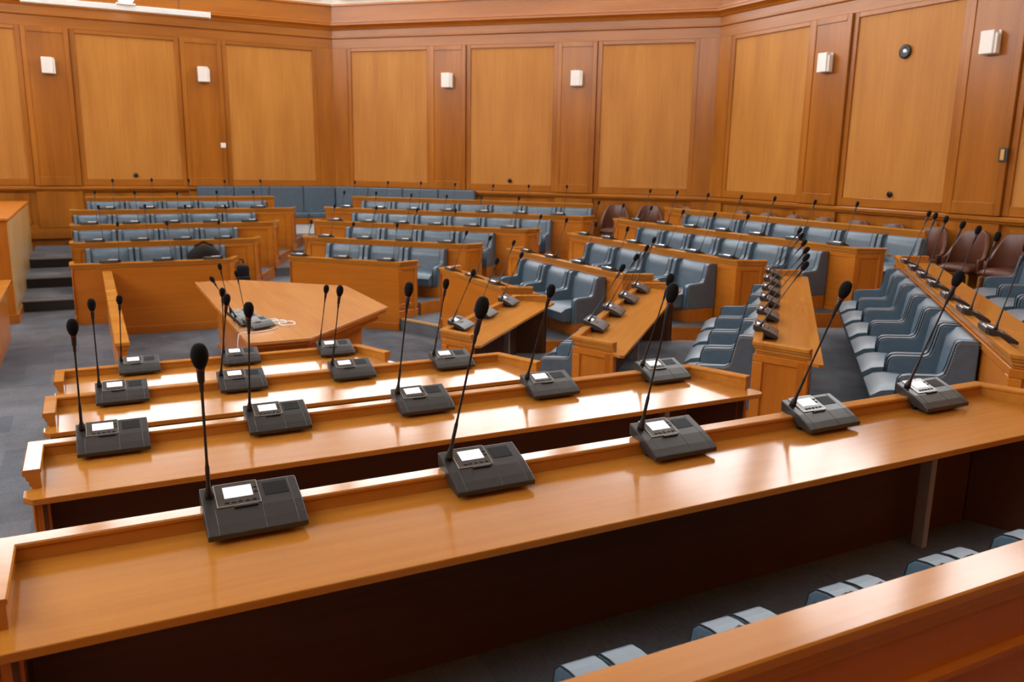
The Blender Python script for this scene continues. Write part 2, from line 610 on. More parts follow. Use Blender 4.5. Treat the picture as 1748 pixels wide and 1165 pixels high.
DESK_LABEL = {
    ('I', 3): 'nearest long polished oak desk, five microphone units on it',
    ('I', 2): 'second long oak desk from the camera, five microphone units',
    ('I', 1): 'third long oak desk from the camera, four microphone units',
    ('I', 0): 'fourth oak desk from the camera, beside the big oak table',
    ('E', 0): 'short oak desk with three units beside the carpeted step',
    ('E', 1): 'oak desk with four units between the short desk and the six-unit desk',
    ('E', 2): 'oak desk seen end-on with six units in a file',
    ('E', 3): 'rightmost oak desk with seven units, blue seats along its front',
}


def clip_line(a, b_, lo, hi):
    return a + (b_ - a) * lo, a + (b_ - a) * hi


def desk(w, k):
    t0, t1 = EXT[w][k]
    tm, r, zr = (t0 + t1) / 2, row_r(w, k), rail_z(k)
    zf = row_z(k)                    # floor on the sitter's side
    zo = aisle_z(k - 1) if k else 0  # floor in front of the desk
    hw = (t1 - t0) / 2
    barrier = k == 4
    n_units = {0: 3, 1: 4, 2: 6, 3: 7}.get(k)
    if (w, k) in DESK_LABEL:
        lab = DESK_LABEL[(w, k)]
    elif barrier:
        lab = 'oak barrier rail closing the back of the ' + BLOCK[w]
    else:
        lab = ['front', 'second', 'third', 'fourth'][k] + ' tier oak desk of the ' + BLOCK[w]
    if barrier and w == 'I':
        lab = 'thick oak barrier rail in the bottom right corner, blue seats below it'
    D = thing('barrier' if barrier else 'long_desk', lab, 'barrier' if barrier else 'desk', at(w, r, tm, zo), rot(w),
              'barrier rails behind the blocks' if barrier else 'tiered desks')
    Z = zr - zo                      # rail top in the desk's own frame
    yl = 0.34

    def ret(side):
        if (w == 'H' and side < 0) or (w == 'I' and side > 0):
            return (side * hw, yl)
        return (side * (hw + TAN * yl), yl)
    P = [ret(-1), (-hw, 0), (hw, 0), ret(1)]
    prof = BARRIER_PROF if barrier else RAIL_PROF
    sh = [(d, z + Z) for d, z in prof]
    path = P if not barrier else P[1:3]
    if barrier:
        part('rail', MB().sweep(path, sh), 'desk_oak', D)
    else:
        part('rail', MB().sweep(path, sh, 1), 'desk_oak', D)
        part('end_rail', MB().sweep(path, sh, 0), 'desk_oak', D)
        part('end_rail', MB().sweep(path, sh, 2), 'desk_oak', D)
    # front and end panels below the rail
    dd = 0.066 if barrier else 0.052
    segs = [0] if barrier else [1, 0, 2]
    names = ['front_panel'] if barrier else ['front_panel', 'end_panel', 'end_panel']
    for sg, nm in zip(segs, names):
        bot = 0.0 if nm == 'front_panel' else max(0.0, aisle_z(k) - zo - 0.0)
        pan = part(nm, MB().sweep(path, [(0.032, bot), (dd, bot), (dd, Z - 0.08), (0.032, Z - 0.08)], sg), 'oak_z' if nm == 'end_panel' else 'oak_x', D)
        a, b_ = Vector(path[sg]), Vector(path[sg + 1])
        ln = (b_ - a).length
        d_ = (b_ - a).normalized()

        def strip(u0, u1, z0, z1, d0=0.020, d1=0.034):
            q = [a + d_ * u0, a + d_ * u1]
            return MB().sweep(q, [(d0, z0), (d1, z0), (d1, z1), (d0, z1)])
        m0 = 0.03
        fr = MB()
        sw = 0.07 if nm == 'end_panel' else 0.11
        nb = 1 if nm == 'end_panel' else max(1, round(ln / 1.5))
        zb, ztop = bot + 0.16, Z - 0.082
        e0, e1 = (0.0, 0.0) if nm == 'end_panel' else (m0, m0)
        cut = [e0 + (ln - e0 - e1) * i / nb for i in range(nb + 1)]
        for q in strip(e0, ln - e1, ztop - 0.05, ztop), strip(e0, ln - e1, zb - 0.02, zb + 0.05):
            fr.add(q.v, q.f)
        for i, c in enumerate(cut):
            u0, u1 = (c, c + sw) if i == 0 else ((c - sw, c) if i == nb else (c - sw / 2, c + sw / 2))
            q = strip(u0, u1, zb + 0.05, ztop - 0.05)
            fr.add(q.v, q.f)
        if nm == 'end_panel' or k > 0:
            part('panel_frame', fr, 'oak_x', pan, 0.005)
        pl = strip(e0, ln - e1, bot, bot + 0.11, 0.012)
        part('plinth', pl, 'oak_x', pan, 0.004)
    if barrier:
        part('inner_moulding', MB().sweep(path, [(0.066, Z - 0.20), (0.082, Z - 0.195), (0.082, Z - 0.18), (0.066, Z - 0.175)]), 'oak_x', D)
        return D
    # writing top, gently sloped to the sitter
    zt, slope, y0, y1 = Z - 0.05, -0.078, 0.050, 0.43

    def ex(side, y, inset):
        base = hw
        if not ((w == 'H' and side < 0) or (w == 'I' and side > 0)):
            base = hw + TAN * y
        return side * (base - inset)
    pts = [(ex(-1, y0, .05), y0), (ex(1, y0, .05), y0), (ex(1, yl - .01, .05), yl - .01), (ex(1, yl + .004, -0.0), yl + .004), (ex(1, y1 - .03, -.0), y1 - .03), (ex(1, y1, .03), y1),
           (ex(-1, y1, .03), y1), (ex(-1, y1 - .03, -.0), y1 - .03), (ex(-1, yl + .004, -.0), yl + .004), (ex(-1, yl - .01, .05), yl - .01)]
    mb = MB().hexa([(x, y, zt - 0.024 + slope * (y - y0)) for x, y in pts], [(x, y, zt + slope * (y - y0)) for x, y in pts])
    part('desktop', mb, 'desk_oak', D, 0.003, 2)
    part('knee_panel', MB().box(-hw + .06, hw - .06, 0.052, 0.07, zf - zo, zt - 0.03), 'shaded_oak', D)  # back of the front panel, its shade painted in by the dark tone
    # slim grey posts under the top
    xs = {('I', 3): (-(2.03 - tm),), ('I', 2): (-(1.66 - tm),)}.get((w, k), (-hw * 0.35,))
    for x in xs:
        part('support_post', MB().box(x - .016, x + .016, 0.13, 0.185, zf - zo, zt - 0.032), 'post_grey', D, 0.003)
    # desk ends: added dark sheet painting the shade inside, then the leg
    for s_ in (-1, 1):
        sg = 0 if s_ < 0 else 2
        part('end_shade', MB().sweep(P, [(0.053, zf - zo), (0.066, zf - zo), (0.066, zt - 0.045), (0.053, zt - 0.045)], sg), 'shaded_oak', D)
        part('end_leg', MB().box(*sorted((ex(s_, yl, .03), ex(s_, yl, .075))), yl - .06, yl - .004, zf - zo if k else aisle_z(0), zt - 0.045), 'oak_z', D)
    if (w, k) == ('I', 3):
        part('side_panel', MB().sweep([(-hw - TAN * 1.25, 1.25), (-hw - TAN * .35, .35)], [(0.03, zf - zo), (0.06, zf - zo), (0.06, zf - zo + 0.55), (0.03, zf - zo + 0.55)]), 'shaded_oak', D)
        part('side_skirting', MB().sweep([(-hw - TAN * 1.25, 1.25), (-hw - TAN * .35, .35)], [(0.06, zf - zo), (0.068, zf - zo), (0.068, zf - zo + 0.10), (0.06, zf - zo + 0.10)]), 'shaded_oak', D)
    if (w, k) == ('I', 2):
        kb = MB().lathe([(0.006, 0), (0.006, 0.02), (0.013, 0.024), (0.013, 0.034), (0.004, 0.038)], n=10)
        o = part('coat_knob', kb, 'steel', D, smooth=True)
        o.location = Vector((ex(-1, yl, -0.005), yl - .03, zt - 0.075)) * U
        o.rotation_euler = (0, R(-90), 0)
    return D


for w in 'HGFEI':
    for k in range(4 if w == 'E' else 5):      # the right-hand block's own back rail lies out of the picture
        desk(w, k)

# ------------------------------------------------------------------ microphone units
UW = 0.26
# surface of the unit: points (y, z) from rear to front, measured from the rail's outer edge and the rail top
TOP = [(-0.006, 0.046), (0.088, 0.012), (0.130, -0.009), (0.157, -0.027)]


def surf(s):
    """s 0..1 over the flat rear facet and on to the front -> point and normal"""
    L_ = [0.0]
    for a, b_ in zip(TOP, TOP[1:]):
        L_.append(L_[-1] + math.hypot(b_[0] - a[0], b_[1] - a[1]))
    d = s * L_[-1]
    for i in range(3):
        if d <= L_[i + 1] or i == 2:
            q = (d - L_[i]) / (L_[i + 1] - L_[i])
            a, b_ = TOP[i], TOP[i + 1]
            ty, tz = b_[0] - a[0], b_[1] - a[1]
            m_ = math.hypot(ty, tz)
            return (a[0] + ty * q, a[1] + tz * q), (-tz / m_, ty / m_)


def plate(f0, f1, s0, s1, h0, h1, mb=None):
    """thin plate lying on the unit between fractions of width (from the sitter's left) and of slope"""
    mb = mb or MB()
    x0, x1 = UW / 2 - f0 * UW, UW / 2 - f1 * UW
    (ya, za), nn = surf(s0)
    (yb, zb), _ = surf(s1)
    g = lambda x, y, z, h: (x, y + nn[0] * h, z + nn[1] * h)
    return mb.hexa([g(x0, ya, za, h0), g(x1, ya, za, h0), g(x1, yb, zb, h0), g(x0, yb, zb, h0)],
                   [g(x0, ya, za, h1), g(x1, ya, za, h1), g(x1, yb, zb, h1), g(x0, yb, zb, h1)])


ME = {}
prof = TOP + [(0.155, -0.043), (0.09, -0.032), (0.03, -0.002), (0.0, 0.004), (-0.004, 0.006)]
ME['body'] = MB().extrude_x(prof, -UW / 2, UW / 2).mesh('unit_body', 0.003, 2)
ME['pedestal'] = MB().extrude_x([(0.066, -0.051), (0.125, -0.0558), (0.118, -0.028), (0.066, -0.006)], -0.085, 0.085).box(-.112, .112, .0665, .082, -.05, .0).mesh('unit_pedestal')
ME['fascia'] = plate(.145, .575, .015, .50, 0.0, 0.003).mesh('unit_fascia')
rim = MB()
for q in ((.139, .145, .0, .508), (.575, .581, .0, .508), (.139, .581, .0, .009), (.139, .581, .50, .508)):
    plate(*q, 0.0, 0.0038, rim)
ME['rim'] = rim.mesh('unit_rim')
ME['screen'] = plate(.225, .515, .09, .335, 0.003, 0.0042).mesh('unit_screen')
ME['speaker'] = plate(.632, .885, .09, .37, -0.001, 0.0012).mesh('unit_speaker')
ME['button'] = plate(.0, .042, .0, .046, 0.0, 0.0055).mesh('unit_button', 0.001)
ME['slot'] = plate(.30, .54, .515, .565, -0.001, 0.006).mesh('unit_slot', 0.001)
for q, fx in enumerate((.578, .905, .115)):
    ME['seam%d' % q] = MB().tube([(UW / 2 - fx * UW, *surf(v)[0]) for v in (.53 if q != 1 else .02, .58, .62, .72, .82, .88, .99)], 0.0009, 4).mesh('unit_seam')
ME['rear'] = MB().hexa([(-.118, -.012, .004), (.09, -.012, .004), (.09, -.003, .004), (-.118, -.003, .004)], [(-.118, -.012, .034), (.09, -.012, .034), (.09, -.003, .046), (-.118, -.003, .046)]).mesh('unit_rear', 0.0015)
ME['strip'] = MB().hexa([(-.02, -.0135, .036), (.095, -.0135, .036), (.095, -.004, .046), (-.02, -.004, .046)], [(-.02, -.0135, .0405), (.095, -.0135, .0405), (.095, -.004, .0485), (-.02, -.004, .0485)]).mesh('unit_strip', 0.001)
ML = 0.525
ME['stem'] = MB().lathe([(0.0125, 0), (0.012, 0.012), (0.0075, 0.035), (0.0058, 0.045), (0.0058, 0.115), (0.0042, 0.125), (0.0036, 0.14), (0.0036, 0.375), (0.0058, 0.385),
                         (0.0058, 0.405), (0.0085, 0.412), (0.0095, 0.45), (0.006, 0.458)], n=8).mesh('unit_stem', smooth=True)
ME['head'] = MB().lathe([(0.009, 0.456), (0.0145, 0.464), (0.0195, 0.480), (0.0207, 0.494), (0.0187, 0.509), (0.0135, 0.520), (0.0055, 0.5245)], n=14).mesh('unit_head', smooth=True)
ME['ring'] = MB().lathe([(0.0105, 0.452), (0.0118, 0.453), (0.0118, 0.457), (0.0105, 0.458)], n=10).mesh('unit_ring', smooth=True)
for nm, mt in (('body', 'plastic'), ('pedestal', 'plastic_black'), ('fascia', 'fascia'), ('rim', 'fascia_rim'), ('screen', 'screen'), ('speaker', 'grille'), ('button', 'plastic_black'),
               ('slot', 'plastic_black'), ('seam0', 'plastic_black'), ('seam1', 'plastic_black'), ('seam2', 'plastic_black'), ('rear', 'rear_grey'), ('strip', 'fascia_rim'), ('stem', 'plastic_black'), ('head', 'foam'), ('ring', 'led')):
    ME[nm].materials.append(MATS[mt])


ME['screen_off'] = ME['screen'].copy()
ME['screen_off'].materials[0] = MATS['screen_off']


def child(name, me, parent, loc=None):
    o = bpy.data.objects.new(name, me)
    COL.objects.link(o)
    o.parent = parent
    if loc is not None:
        o.location = Vector(loc) * U
    return o


def mic_unit(label, loc, rz, lean=20.0, side=0.0, detail=2, tilt=None, group='conference microphone units'):
    T = thing('microphone_unit', label, 'microphone', loc, rz, group)
    if tilt:
        T.rotation_euler = tilt
    body = child('body', ME['body'], T)
    child('pedestal', ME['pedestal'], T)
    fa = child('fascia', ME['fascia'], T)
    child('screen', ME['screen_off' if tilt else 'screen'], fa)
    child('speaker', ME['speaker'], T)
    child('rear_panel', ME['rear'], T)
    child('rear_strip', ME['strip'], T)
    if detail > 0:
        child('rim', ME['rim'], fa)
        child('card_slot', ME['slot'], T)
    if detail > 1:
        for q in range(3):
            child('seam', ME['seam%d' % q], body)
        for f in (.235, .30, .37, .44, .51):
            (y, z), _ = surf(.40)
            (y0, z0), _ = surf(0)
            child('button', ME['button'], fa, (-(f - .016) * UW, y - y0, z - z0))
        for s_ in (.13, .225):
            (y, z), _ = surf(s_)
            child('button', ME['button'], fa, (-.53 * UW, y - y0, z - z0))
    st = child('gooseneck', ME['stem'], T, (0.108, 0.032, 0.034))
    d = Vector((-math.tan(R(side)), math.tan(R(lean)), 1)).normalized()
    st.rotation_euler = d.to_track_quat('Z', 'Y').to_euler()
    child('windscreen', ME['head'], st)
    if detail > 0:
        child('light_ring', ME['ring'], st)
    return T


# (tier -> positions along the row, low t first for I and E; high t first otherwise), lean of each gooseneck
UNITS = {
    'I': {3: ([-.67, .03, .75, 1.46, 2.11], [(26, -3), (8, 9), (7.5, 6), (17, 7), (14, 8)]),
          2: ([-.99, -.35, .315, .996, 1.70], [(24, 1), (19, -1), (3, 6), (19, 4), (13, 8)]),
          1: ([-.92, -.295, .35, 1.01], [(17, 0), (20, 4), (17, 2.5), (15, 4)]),
          0: ([-.776, -.103, .595], [(23, 2), (20, -1), (24, 1.6)])},
    'E': {0: ([-.05, .60, 1.30], [(25, -5), (19, 9), (23, 5)]),
          1: ([-.40, .32, 1.03, 1.74], [(29, 8), (27, 8), (24, 8), (19, 7)]),
          2: ([-.955, -.283, .38, 1.0, 1.62, 2.25], [(31, 4), (34, 4), (36, 3), (35, 3), (33, 4), (32, 3)]),
          3: ([-1.39, -.69, -.05, .62, 1.20, 1.74, 2.33], [(12, 2), (12, 2), (14, 4), (17, 7), (14, 8), (14, 9), (18, 9)])},
    'F': {0: [1.43, .76, .09], 1: [1.74, 1.04, .34, -.36], 2: [2.30, 1.65, 1.0, .35, -.30, -.93], 3: [2.76, 2.06, 1.37, .67, -.02, -.70, -1.39]},
    'G': {0: [1.38, .67, -.04], 1: [1.70, .99, .29, -.42], 2: [2.26, 1.61, .96, .31, -.35, -1.01], 3: [2.75, 2.04, 1.33, .63, -.08, -.80, -1.51]},
    'H': {0: [.79, .13, -.52], 1: [.94, .34, -.26, -.85], 2: [.99, .38, -.23, -.86, -1.48], 3: [.69, .05, -.58, -1.22, -1.86]},
}
ROWN = ['front', 'second', 'third', 'fourth']
for w in 'IEFGH':
    for k, ent in UNITS[w].items():
        ts, leans = ent if isinstance(ent, tuple) else (ent, None)
        for i, t in enumerate(ts):
            if leans:
                ln, sd = leans[i]
            else:
                ln, sd = random.uniform(17, 25), random.uniform(-4, 4)
            if w == 'I':
                lab = 'black microphone unit, %s from the left, %s desk from the camera' % (ORD[i], ['fourth', 'third', 'second', 'nearest'][k])
                if k == 3:
                    lab = 'black microphone unit, %s from the left on the nearest desk' % ORD[i]
            elif w == 'E':
                lab = 'microphone unit, %s from the near end, %s desk, right-hand block' % (ORD[i], ROWN[k])
            else:
                lab = 'microphone unit, %s from the left, %s desk, %s' % (ORD[i], ROWN[k], BLOCK[w])
            mic_unit(lab, at(w, row_r(w, k), t, rail_z(k)), rot(w), ln, sd, 2 if w == 'I' else 1 if w == 'E' else 0)

# ------------------------------------------------------------------ blue seats (fixed rows); local +x right of the block frame, y=0 the back, -y the front
SWID = 0.68
ARM_P = [(0.0, 0.71), (-0.10, 0.71), (-0.118, 0.704), (-0.128, 0.69), (-0.158, 0.535), (-0.172, 0.497), (-0.20, 0.480), (-0.37, 0.470), (-0.402, 0.462), (-0.420, 0.440), (-0.425, 0.40), (-0.425, 0.17), (0.0, 0.17)]
CM = {}
for s_ in (-1, 1):
    x0, x1 = sorted((s_ * SWID / 2 - s_ * 0.004, s_ * (SWID / 2 - 0.082)))
    CM['arm', s_] = MB().extrude_x(ARM_P, x0, x1).mesh('seat_arm', 0.010, 2)
    xo = s_ * (SWID / 2 - 0.010)
    xi = s_ * (SWID / 2 - 0.078)
    mbp = MB()
    for xx in (xo, xi):
        mbp.tube([(xx, y - (0.002 if i > 3 else 0), z - 0.002) for i, (y, z) in enumerate(ARM_P[:12])], 0.0036, 5)
    CM['piping', s_] = mbp.mesh('seat_piping')
    nb = MB()
    pts = [Vector((s_ * (SWID / 2 - 0.003), y * 0.985 + .002, z - 0.016)) for y, z in ARM_P[:12]]
    acc = 0.0
    for a, b_ in zip(pts, pts[1:]):
        ln = (b_ - a).length
        while acc < ln:
            c = a + (b_ - a) * (acc / ln)
            q = 0.0045
            nb.add([c + Vector(v) * q for v in ((1, 0, 0), (-1, 0, 0), (0, 1, 0), (0, -1, 0), (0, 0, 1), (0, 0, -1))],
                   [(0, 2, 4), (2, 1, 4), (1, 3, 4), (3, 0, 4), (2, 0, 5), (1, 2, 5), (3, 1, 5), (0, 3, 5)])
            acc += 0.017
        acc -= ln
    CM['nails', s_] = nb.mesh('seat_nails')


for s_ in (-1, 1):
    x0, x1 = sorted((s_ * SWID / 2 - s_ * 0.004, s_ * (SWID / 2 - 0.170)))
    wide = [(y * 1.22, z * 0.98) for y, z in ARM_P]
    CM['wide', s_] = MB().extrude_x(wide, x0, x1).mesh('seat_arm', 0.012, 3)
    mbp = MB()
    for xx in (s_ * (SWID / 2 - 0.008), s_ * (SWID / 2 - 0.166)):
        mbp.tube([(xx, y, z - 0.002) for y, z in wide[:12]], 0.0036, 5)
    CM['wide_piping', s_] = mbp.mesh('seat_piping')
    CM['wide', s_].materials.append(MATS['leather'])
    CM['wide_piping', s_].materials.append(MATS['piping'])


def cushion(x0, x1, y0, y1, z0, z1, nx, ny, dome, fr):
    """padded seat: domed top, rolled front edge"""
    mb = MB()
    vs, fs = [], []
    for j in range(ny + 1):
        v = j / ny
        for i in range(nx + 1):
            u = i / nx
            x, y = x0 + (x1 - x0) * u, y0 + (y1 - y0) * v
            z = z1 - dome + dome * (1 - abs(2 * u - 1) ** 4) * (1 - abs(2 * v - 1) ** 6)
            if v < fr:
                q = (fr - v) / fr
                z -= 0.05 * q ** 2.2
            vs.append((x, y, z))
    for j in range(ny):
        for i in range(nx):
            a = j * (nx + 1) + i
            fs.append((a, a + 1, a + nx + 2, a + nx + 1))
    n0 = len(vs)
    rim_ = [i for i in range(nx + 1)] + [(j + 1) * (nx + 1) - 1 for j in range(1, ny + 1)] + [ny * (nx + 1) + i for i in range(nx - 1, -1, -1)] + [j * (nx + 1) for j in range(ny - 1, 0, -1)]
    for i in rim_:
        x, y, _ = vs[i]
        vs.append((x, y + (0.03 if y < y0 + 1e-6 else 0), z0))
    m_ = len(rim_)
    for i in range(m_):
        fs.append((rim_[(i + 1) % m_], rim_[i], n0 + i, n0 + (i + 1) % m_))
    fs.append(tuple(n0 + i for i in range(m_)))
    return mb.add(vs, fs)


def back_pad():
    mb = MB()
    nx, nz = 8, 7
    vs, fs = [], []
    x0, x1 = -SWID / 2 + 0.080, SWID / 2 - 0.080
    for j in range(nz + 1):
        v = j / nz
        z = 0.30 + 0.405 * v
        for i in range(nx + 1):
            u = i / nx
            y = -0.135 + 0.055 * v - 0.018 * (1 - abs(2 * u - 1) ** 3)
            if v > 0.86:
                y += 0.05 * ((v - 0.86) / 0.14) ** 2
            vs.append((x0 + (x1 - x0) * u, y, z))
    for j in range(nz):
        for i in range(nx):
            a = j * (nx + 1) + i
            fs.append((a, a + nx + 1, a + nx + 2, a + 1))
    n0 = len(vs)
    vs += [(x0, 0, 0.30), (x1, 0, 0.30), (x1, 0, 0.705), (x0, 0, 0.705)]
    fs += [(n0, n0 + 3, n0 + 2, n0 + 1)]
    fs += [tuple([n0 + 3, n0 + 2] + [nz * (nx + 1) + i for i in range(nx, -1, -1)])]
    fs += [tuple([n0 + 1, n0] + [i for i in range(nx + 1)])]
    fs += [tuple([n0, n0 + 3] + [j * (nx + 1) for j in range(nz, -1, -1)]), tuple([n0 + 2, n0 + 1] + [j * (nx + 1) + nx for j in range(nz + 1)])]
    return mb.add(vs, fs)


CM['seat'] = cushion(-SWID / 2 + 0.078, SWID / 2 - 0.078, -0.57, -0.08, 0.19, 0.375, 8, 8, 0.022, 0.25).mesh('seat_cushion', smooth=True)
CM['front'] = None
CM['back'] = back_pad().mesh('seat_back', smooth=True)
CM['base'] = MB().box(-SWID / 2 + 0.01, SWID / 2 - 0.01, -0.40, -0.004, 0.0, 0.185).mesh('seat_base', 0.004)
for nm, mt in (('seat', 'leather'), ('back', 'leather'), ('base', 'oak_x')):
    CM[nm].materials.append(MATS[mt])
for s_ in (-1, 1):
    CM['arm', s_].materials.append(MATS['leather'])
    CM['piping', s_].materials.append(MATS['piping'])
    CM['nails', s_].materials.append(MATS['nail'])
for me in (CM['seat'], CM['back']):
    try:
        me.set_sharp_from_angle(angle=R(50))
    except Exception:
        pass


def blue_seat(label, w, k, t, width, ends=(False, False), slim=False):
    T = thing('fixed_armchair', label, 'chair', at(w, row_r(w, k + 1) + 0.012, t, row_z(k)), rot(w), 'blue leather seats in fixed rows')
    T.scale = ((width - 0.004) / SWID, 1, 1)
    for nm, key in (('seat_cushion', 'seat'), ('backrest', 'back'), ('base', 'base')):
        q = child(nm, CM[key], T)
        if slim and key == 'seat':
            q.scale = (1, 0.9, 0.9)
    for s_, nail in ((-1, ends[0]), (1, ends[1])):
        a = child('armrest', CM['wide' if slim else 'arm', s_], T)
        child('piping', CM['wide_piping' if slim else 'piping', s_], a)
        if nail:
            child('nail_trim', CM['nails', s_], a)
    return T


# (t of the high end, t of the low end, number)
SEATS = {
    'H': {0: (1.09, -.86, 3), 1: (1.24, -1.26, 4), 2: (1.24, -1.80, 5), 3: (1.02, -2.24, 5)},
    'G': {0: (1.62, -.46, 3), 1: (1.98, -.79, 4), 2: (2.57, -1.42, 6), 3: (3.06, -1.87, 7)},
    'F': {0: (1.72, -.33, 3), 1: (2.05, -.78, 4), 2: (2.57, -1.31, 6), 3: (3.03, -1.69, 7)},
    'E': {0: (1.66, -.38, 3), 1: (1.92, -.85, 4), 2: (2.57, -1.30, 6), 3: (3.0, -1.85, 7)},
    'I': {3: (1.965, -.435, 6)},
}
for w in 'HGFEI':
    for k, (th, tl, n) in SEATS[w].items():
        wd = (th - tl) / n
        for i in range(n):
            if (w, k) == ('E', 3) and i < 3 or w == 'I' and i > 4:
                continue              # wholly outside the picture
            if w in 'EI':
                t = tl + wd * (i + .5)
            else:
                t = th - wd * (i + .5)
            # end flags: local -x is high t
            hi_end, lo_end = abs(t + wd / 2 - th) < .01, abs(t - wd / 2 - tl) < .01
            if w == 'E':
                lab = 'blue leather seat, %s from the near end, %s row, right-hand block' % (ORD[i], ROWN[k])
                if k == 3:
                    lab = 'blue leather seat at the right picture edge, %s from the far end' % ORD[6 - i]
            elif w == 'I':
                lab = 'blue seat, %s from the left behind the bottom right barrier rail' % ORD[i]
            else:
                lab = 'blue leather seat, %s from the left, %s row, %s' % (ORD[i], ROWN[k], BLOCK[w])
            blue_seat(lab, w, k, t, wd, (hi_end and w == 'E', lo_end and w in 'EF'), w == 'I')

# ------------------------------------------------------------------ clerks' table, low screen, podium
TB = [(0.17, 2.87), (0.75, 2.88), (1.91, 1.87), (1.91, 0.17), (0.72, -1.15), (0.17, -1.15)]
TBL = thing('clerk_table', 'big oak table with angled corners in the middle of the floor', 'table', (1.0, 0.86, 0))
loc = [(x - 1.0, y - 0.86) for x, y in TB]


def inset(poly, f):
    cx, cy = sum(p[0] for p in poly) / len(poly), sum(p[1] for p in poly) / len(poly)
    return [(cx + (x - cx) * f, cy + (y - cy) * f) for x, y in poly]


rev = list(reversed(loc))
part('table_top', MB().prism(rev, 0.77, 0.80), 'table_oak', TBL, 0.004, 2)
part('edge_moulding', MB().prism(inset(rev, 0.985), 0.735, 0.77), 'oak_x', TBL, 0.003)
part('apron', MB().prism(inset(rev, 0.90), 0.64, 0.736), 'oak_x', TBL)
part('pedestal', MB().prism(inset(rev, 0.74), 0.05, 0.64), 'oak_x', TBL)
part('plinth', MB().prism(inset(rev, 0.76), 0.0, 0.06), 'oak_x', TBL)

LW = thing('low_screen', 'low narrow oak screen wall standing left of the big table', 'screen wall', (-0.84, 1.24, 0))
part('panel', MB().box(-0.035, 0.035, -2.42, 2.41, 0.0, 0.86), 'oak_z', LW)
part('cap', MB().box(-0.058, 0.058, -2.44, 2.41, 0.862, 0.90), 'desk_oak', LW, 0.008, 2)
part('cap_moulding', MB().box(-0.046, 0.046, -2.43, 2.41, 0.835, 0.862), 'oak_x', LW)
part('plinth', MB().box(-0.048, 0.048, -2.43, 2.41, 0.0, 0.12), 'oak_x', LW)

PD = thing('podium_block', 'tall oak podium block at the left edge beside the steps', 'podium', (-2.9, 6.4, aisle_z(0)))
part('body', MB().box(-0.95, 0.935, -2.28, 2.3, 0.0, 1.36), 'oak_z', PD)
part('glare_face', MB().box(0.935, 0.95, -2.28, 2.3, 0.0, 1.36), 'pale_and_glare_oak', PD)  # thin pale sheet: window glare put into the colour of this side
part('cap', MB().box(-0.98, 0.965, -2.31, 2.32, 1.36, 1.40), 'oak_x', PD, 0.008)
part('plinth', MB().box(-0.97, 0.965, -2.31, 2.31, 0.0, 0.12), 'oak_x', PD)
PK = thing('podium_desk', 'low oak desk cut off by the left edge of the picture', 'desk', (-2.9, 2.0, aisle_z(0)))
part('desk_top', MB().box(-0.9, 1.0, -1.2, 1.12, 0.685, 0.72), 'desk_oak', PK, 0.004)
part('panel', MB().box(-0.86, 0.93, -1.14, 1.08, 0.0, 0.685), 'oak_x', PK)

# ------------------------------------------------------------------ things on the table
TA = rot('I')
mic_unit('grey microphone unit on the big table, nearest of the three', (0.345, -0.46, 0.855), TA, 8, -16, 1, (0, 0, TA + R(28)), 'spare units on the big table')
mic_unit('grey microphone unit on the big table, middle of the three', (0.285, -0.24, 0.855), TA, 10, -34, 1, (0, 0, TA + R(24)), 'spare units on the big table')
mic_unit('grey microphone unit on the big table, farthest of the three', (0.27, 0.02, 0.855), TA, 4, -14, 1, (0, 0, TA + R(28)), 'spare units on the big table')
cb = MB()
for q in range(3):
    cx, cy, rr = 0.56 + 0.05 * q, -0.20 - 0.12 * q, 0.085 + 0.012 * q
    cb.tube([(cx + rr * 0.7 * math.cos(a), cy + rr * math.sin(a), 0.806 + 0.004 * q + 0.004 * math.sin(3 * a)) for a in [2 * math.pi * i / 20 for i in range(21)]], 0.006, 6)
cb.tube([(0.56, -0.56, 0.806), (0.46, -0.68, 0.807), (0.32, -0.74, 0.807), (0.20, -0.72, 0.807), (0.155, -0.74, 0.80), (0.14, -0.75, 0.72), (0.13, -0.8, 0.5)], 0.005, 6)
tag(link('cable_coil', cb.mesh('cable_coil', smooth=True), 'cable_white'), 'coiled white cable lying on the big oak table', 'cable')

# ------------------------------------------------------------------ bags
BG = thing('handbag', 'dark handbag lying on a front row blue seat, far left block', 'bag', at('H', row_r('H', 1) - 0.30, -0.52, row_z(0) + 0.373), rot('H'))
part('bag_body', MB().lathe([(0.10, 0), (0.165, 0.02), (0.18, 0.18), (0.16, 0.27), (0.10, 0.345), (0.03, 0.37)], n=14, sx=1.35, sy=0.8), 'bag_brown', BG, smooth=True)
part('strap', MB().tube([(-.16, 0, .25), (-.12, .01, .36), (0, .02, .415), (.12, .01, .36), (.16, 0, .25)], 0.018, 6), 'bag_brown', BG, smooth=True)
BP = thing('backpack', 'black backpack on the floor at the right end of a desk', 'bag', (1.02, 4.50, row_z(0)), R(10))
part('bag_body', MB().box(-.11, .11, -.08, .08, 0.0, .44), 'bag_black', BP, 0.05, 3, True)
part('front_pocket', MB().box(-.10, .10, -.125, -.07, .03, .27), 'bag_black', BP, 0.025, 2, True)
part('handle', MB().tube([(-.04, 0, .46), (-.03, 0, .52), (.03, 0, .52), (.04, 0, .46)], 0.012, 6), 'bag_black', BP, smooth=True)

# ------------------------------------------------------------------ upholstered corner bench
BN = thing('corner_bench', 'long blue upholstered bench running round the far corner', 'bench', (*oct_pt(1), aisle_z(4)))
co = Vector(oct_pt(1))
dH, dG = Vector((-1, 0)), Vector((math.cos(R(-45)), math.sin(R(-45))))


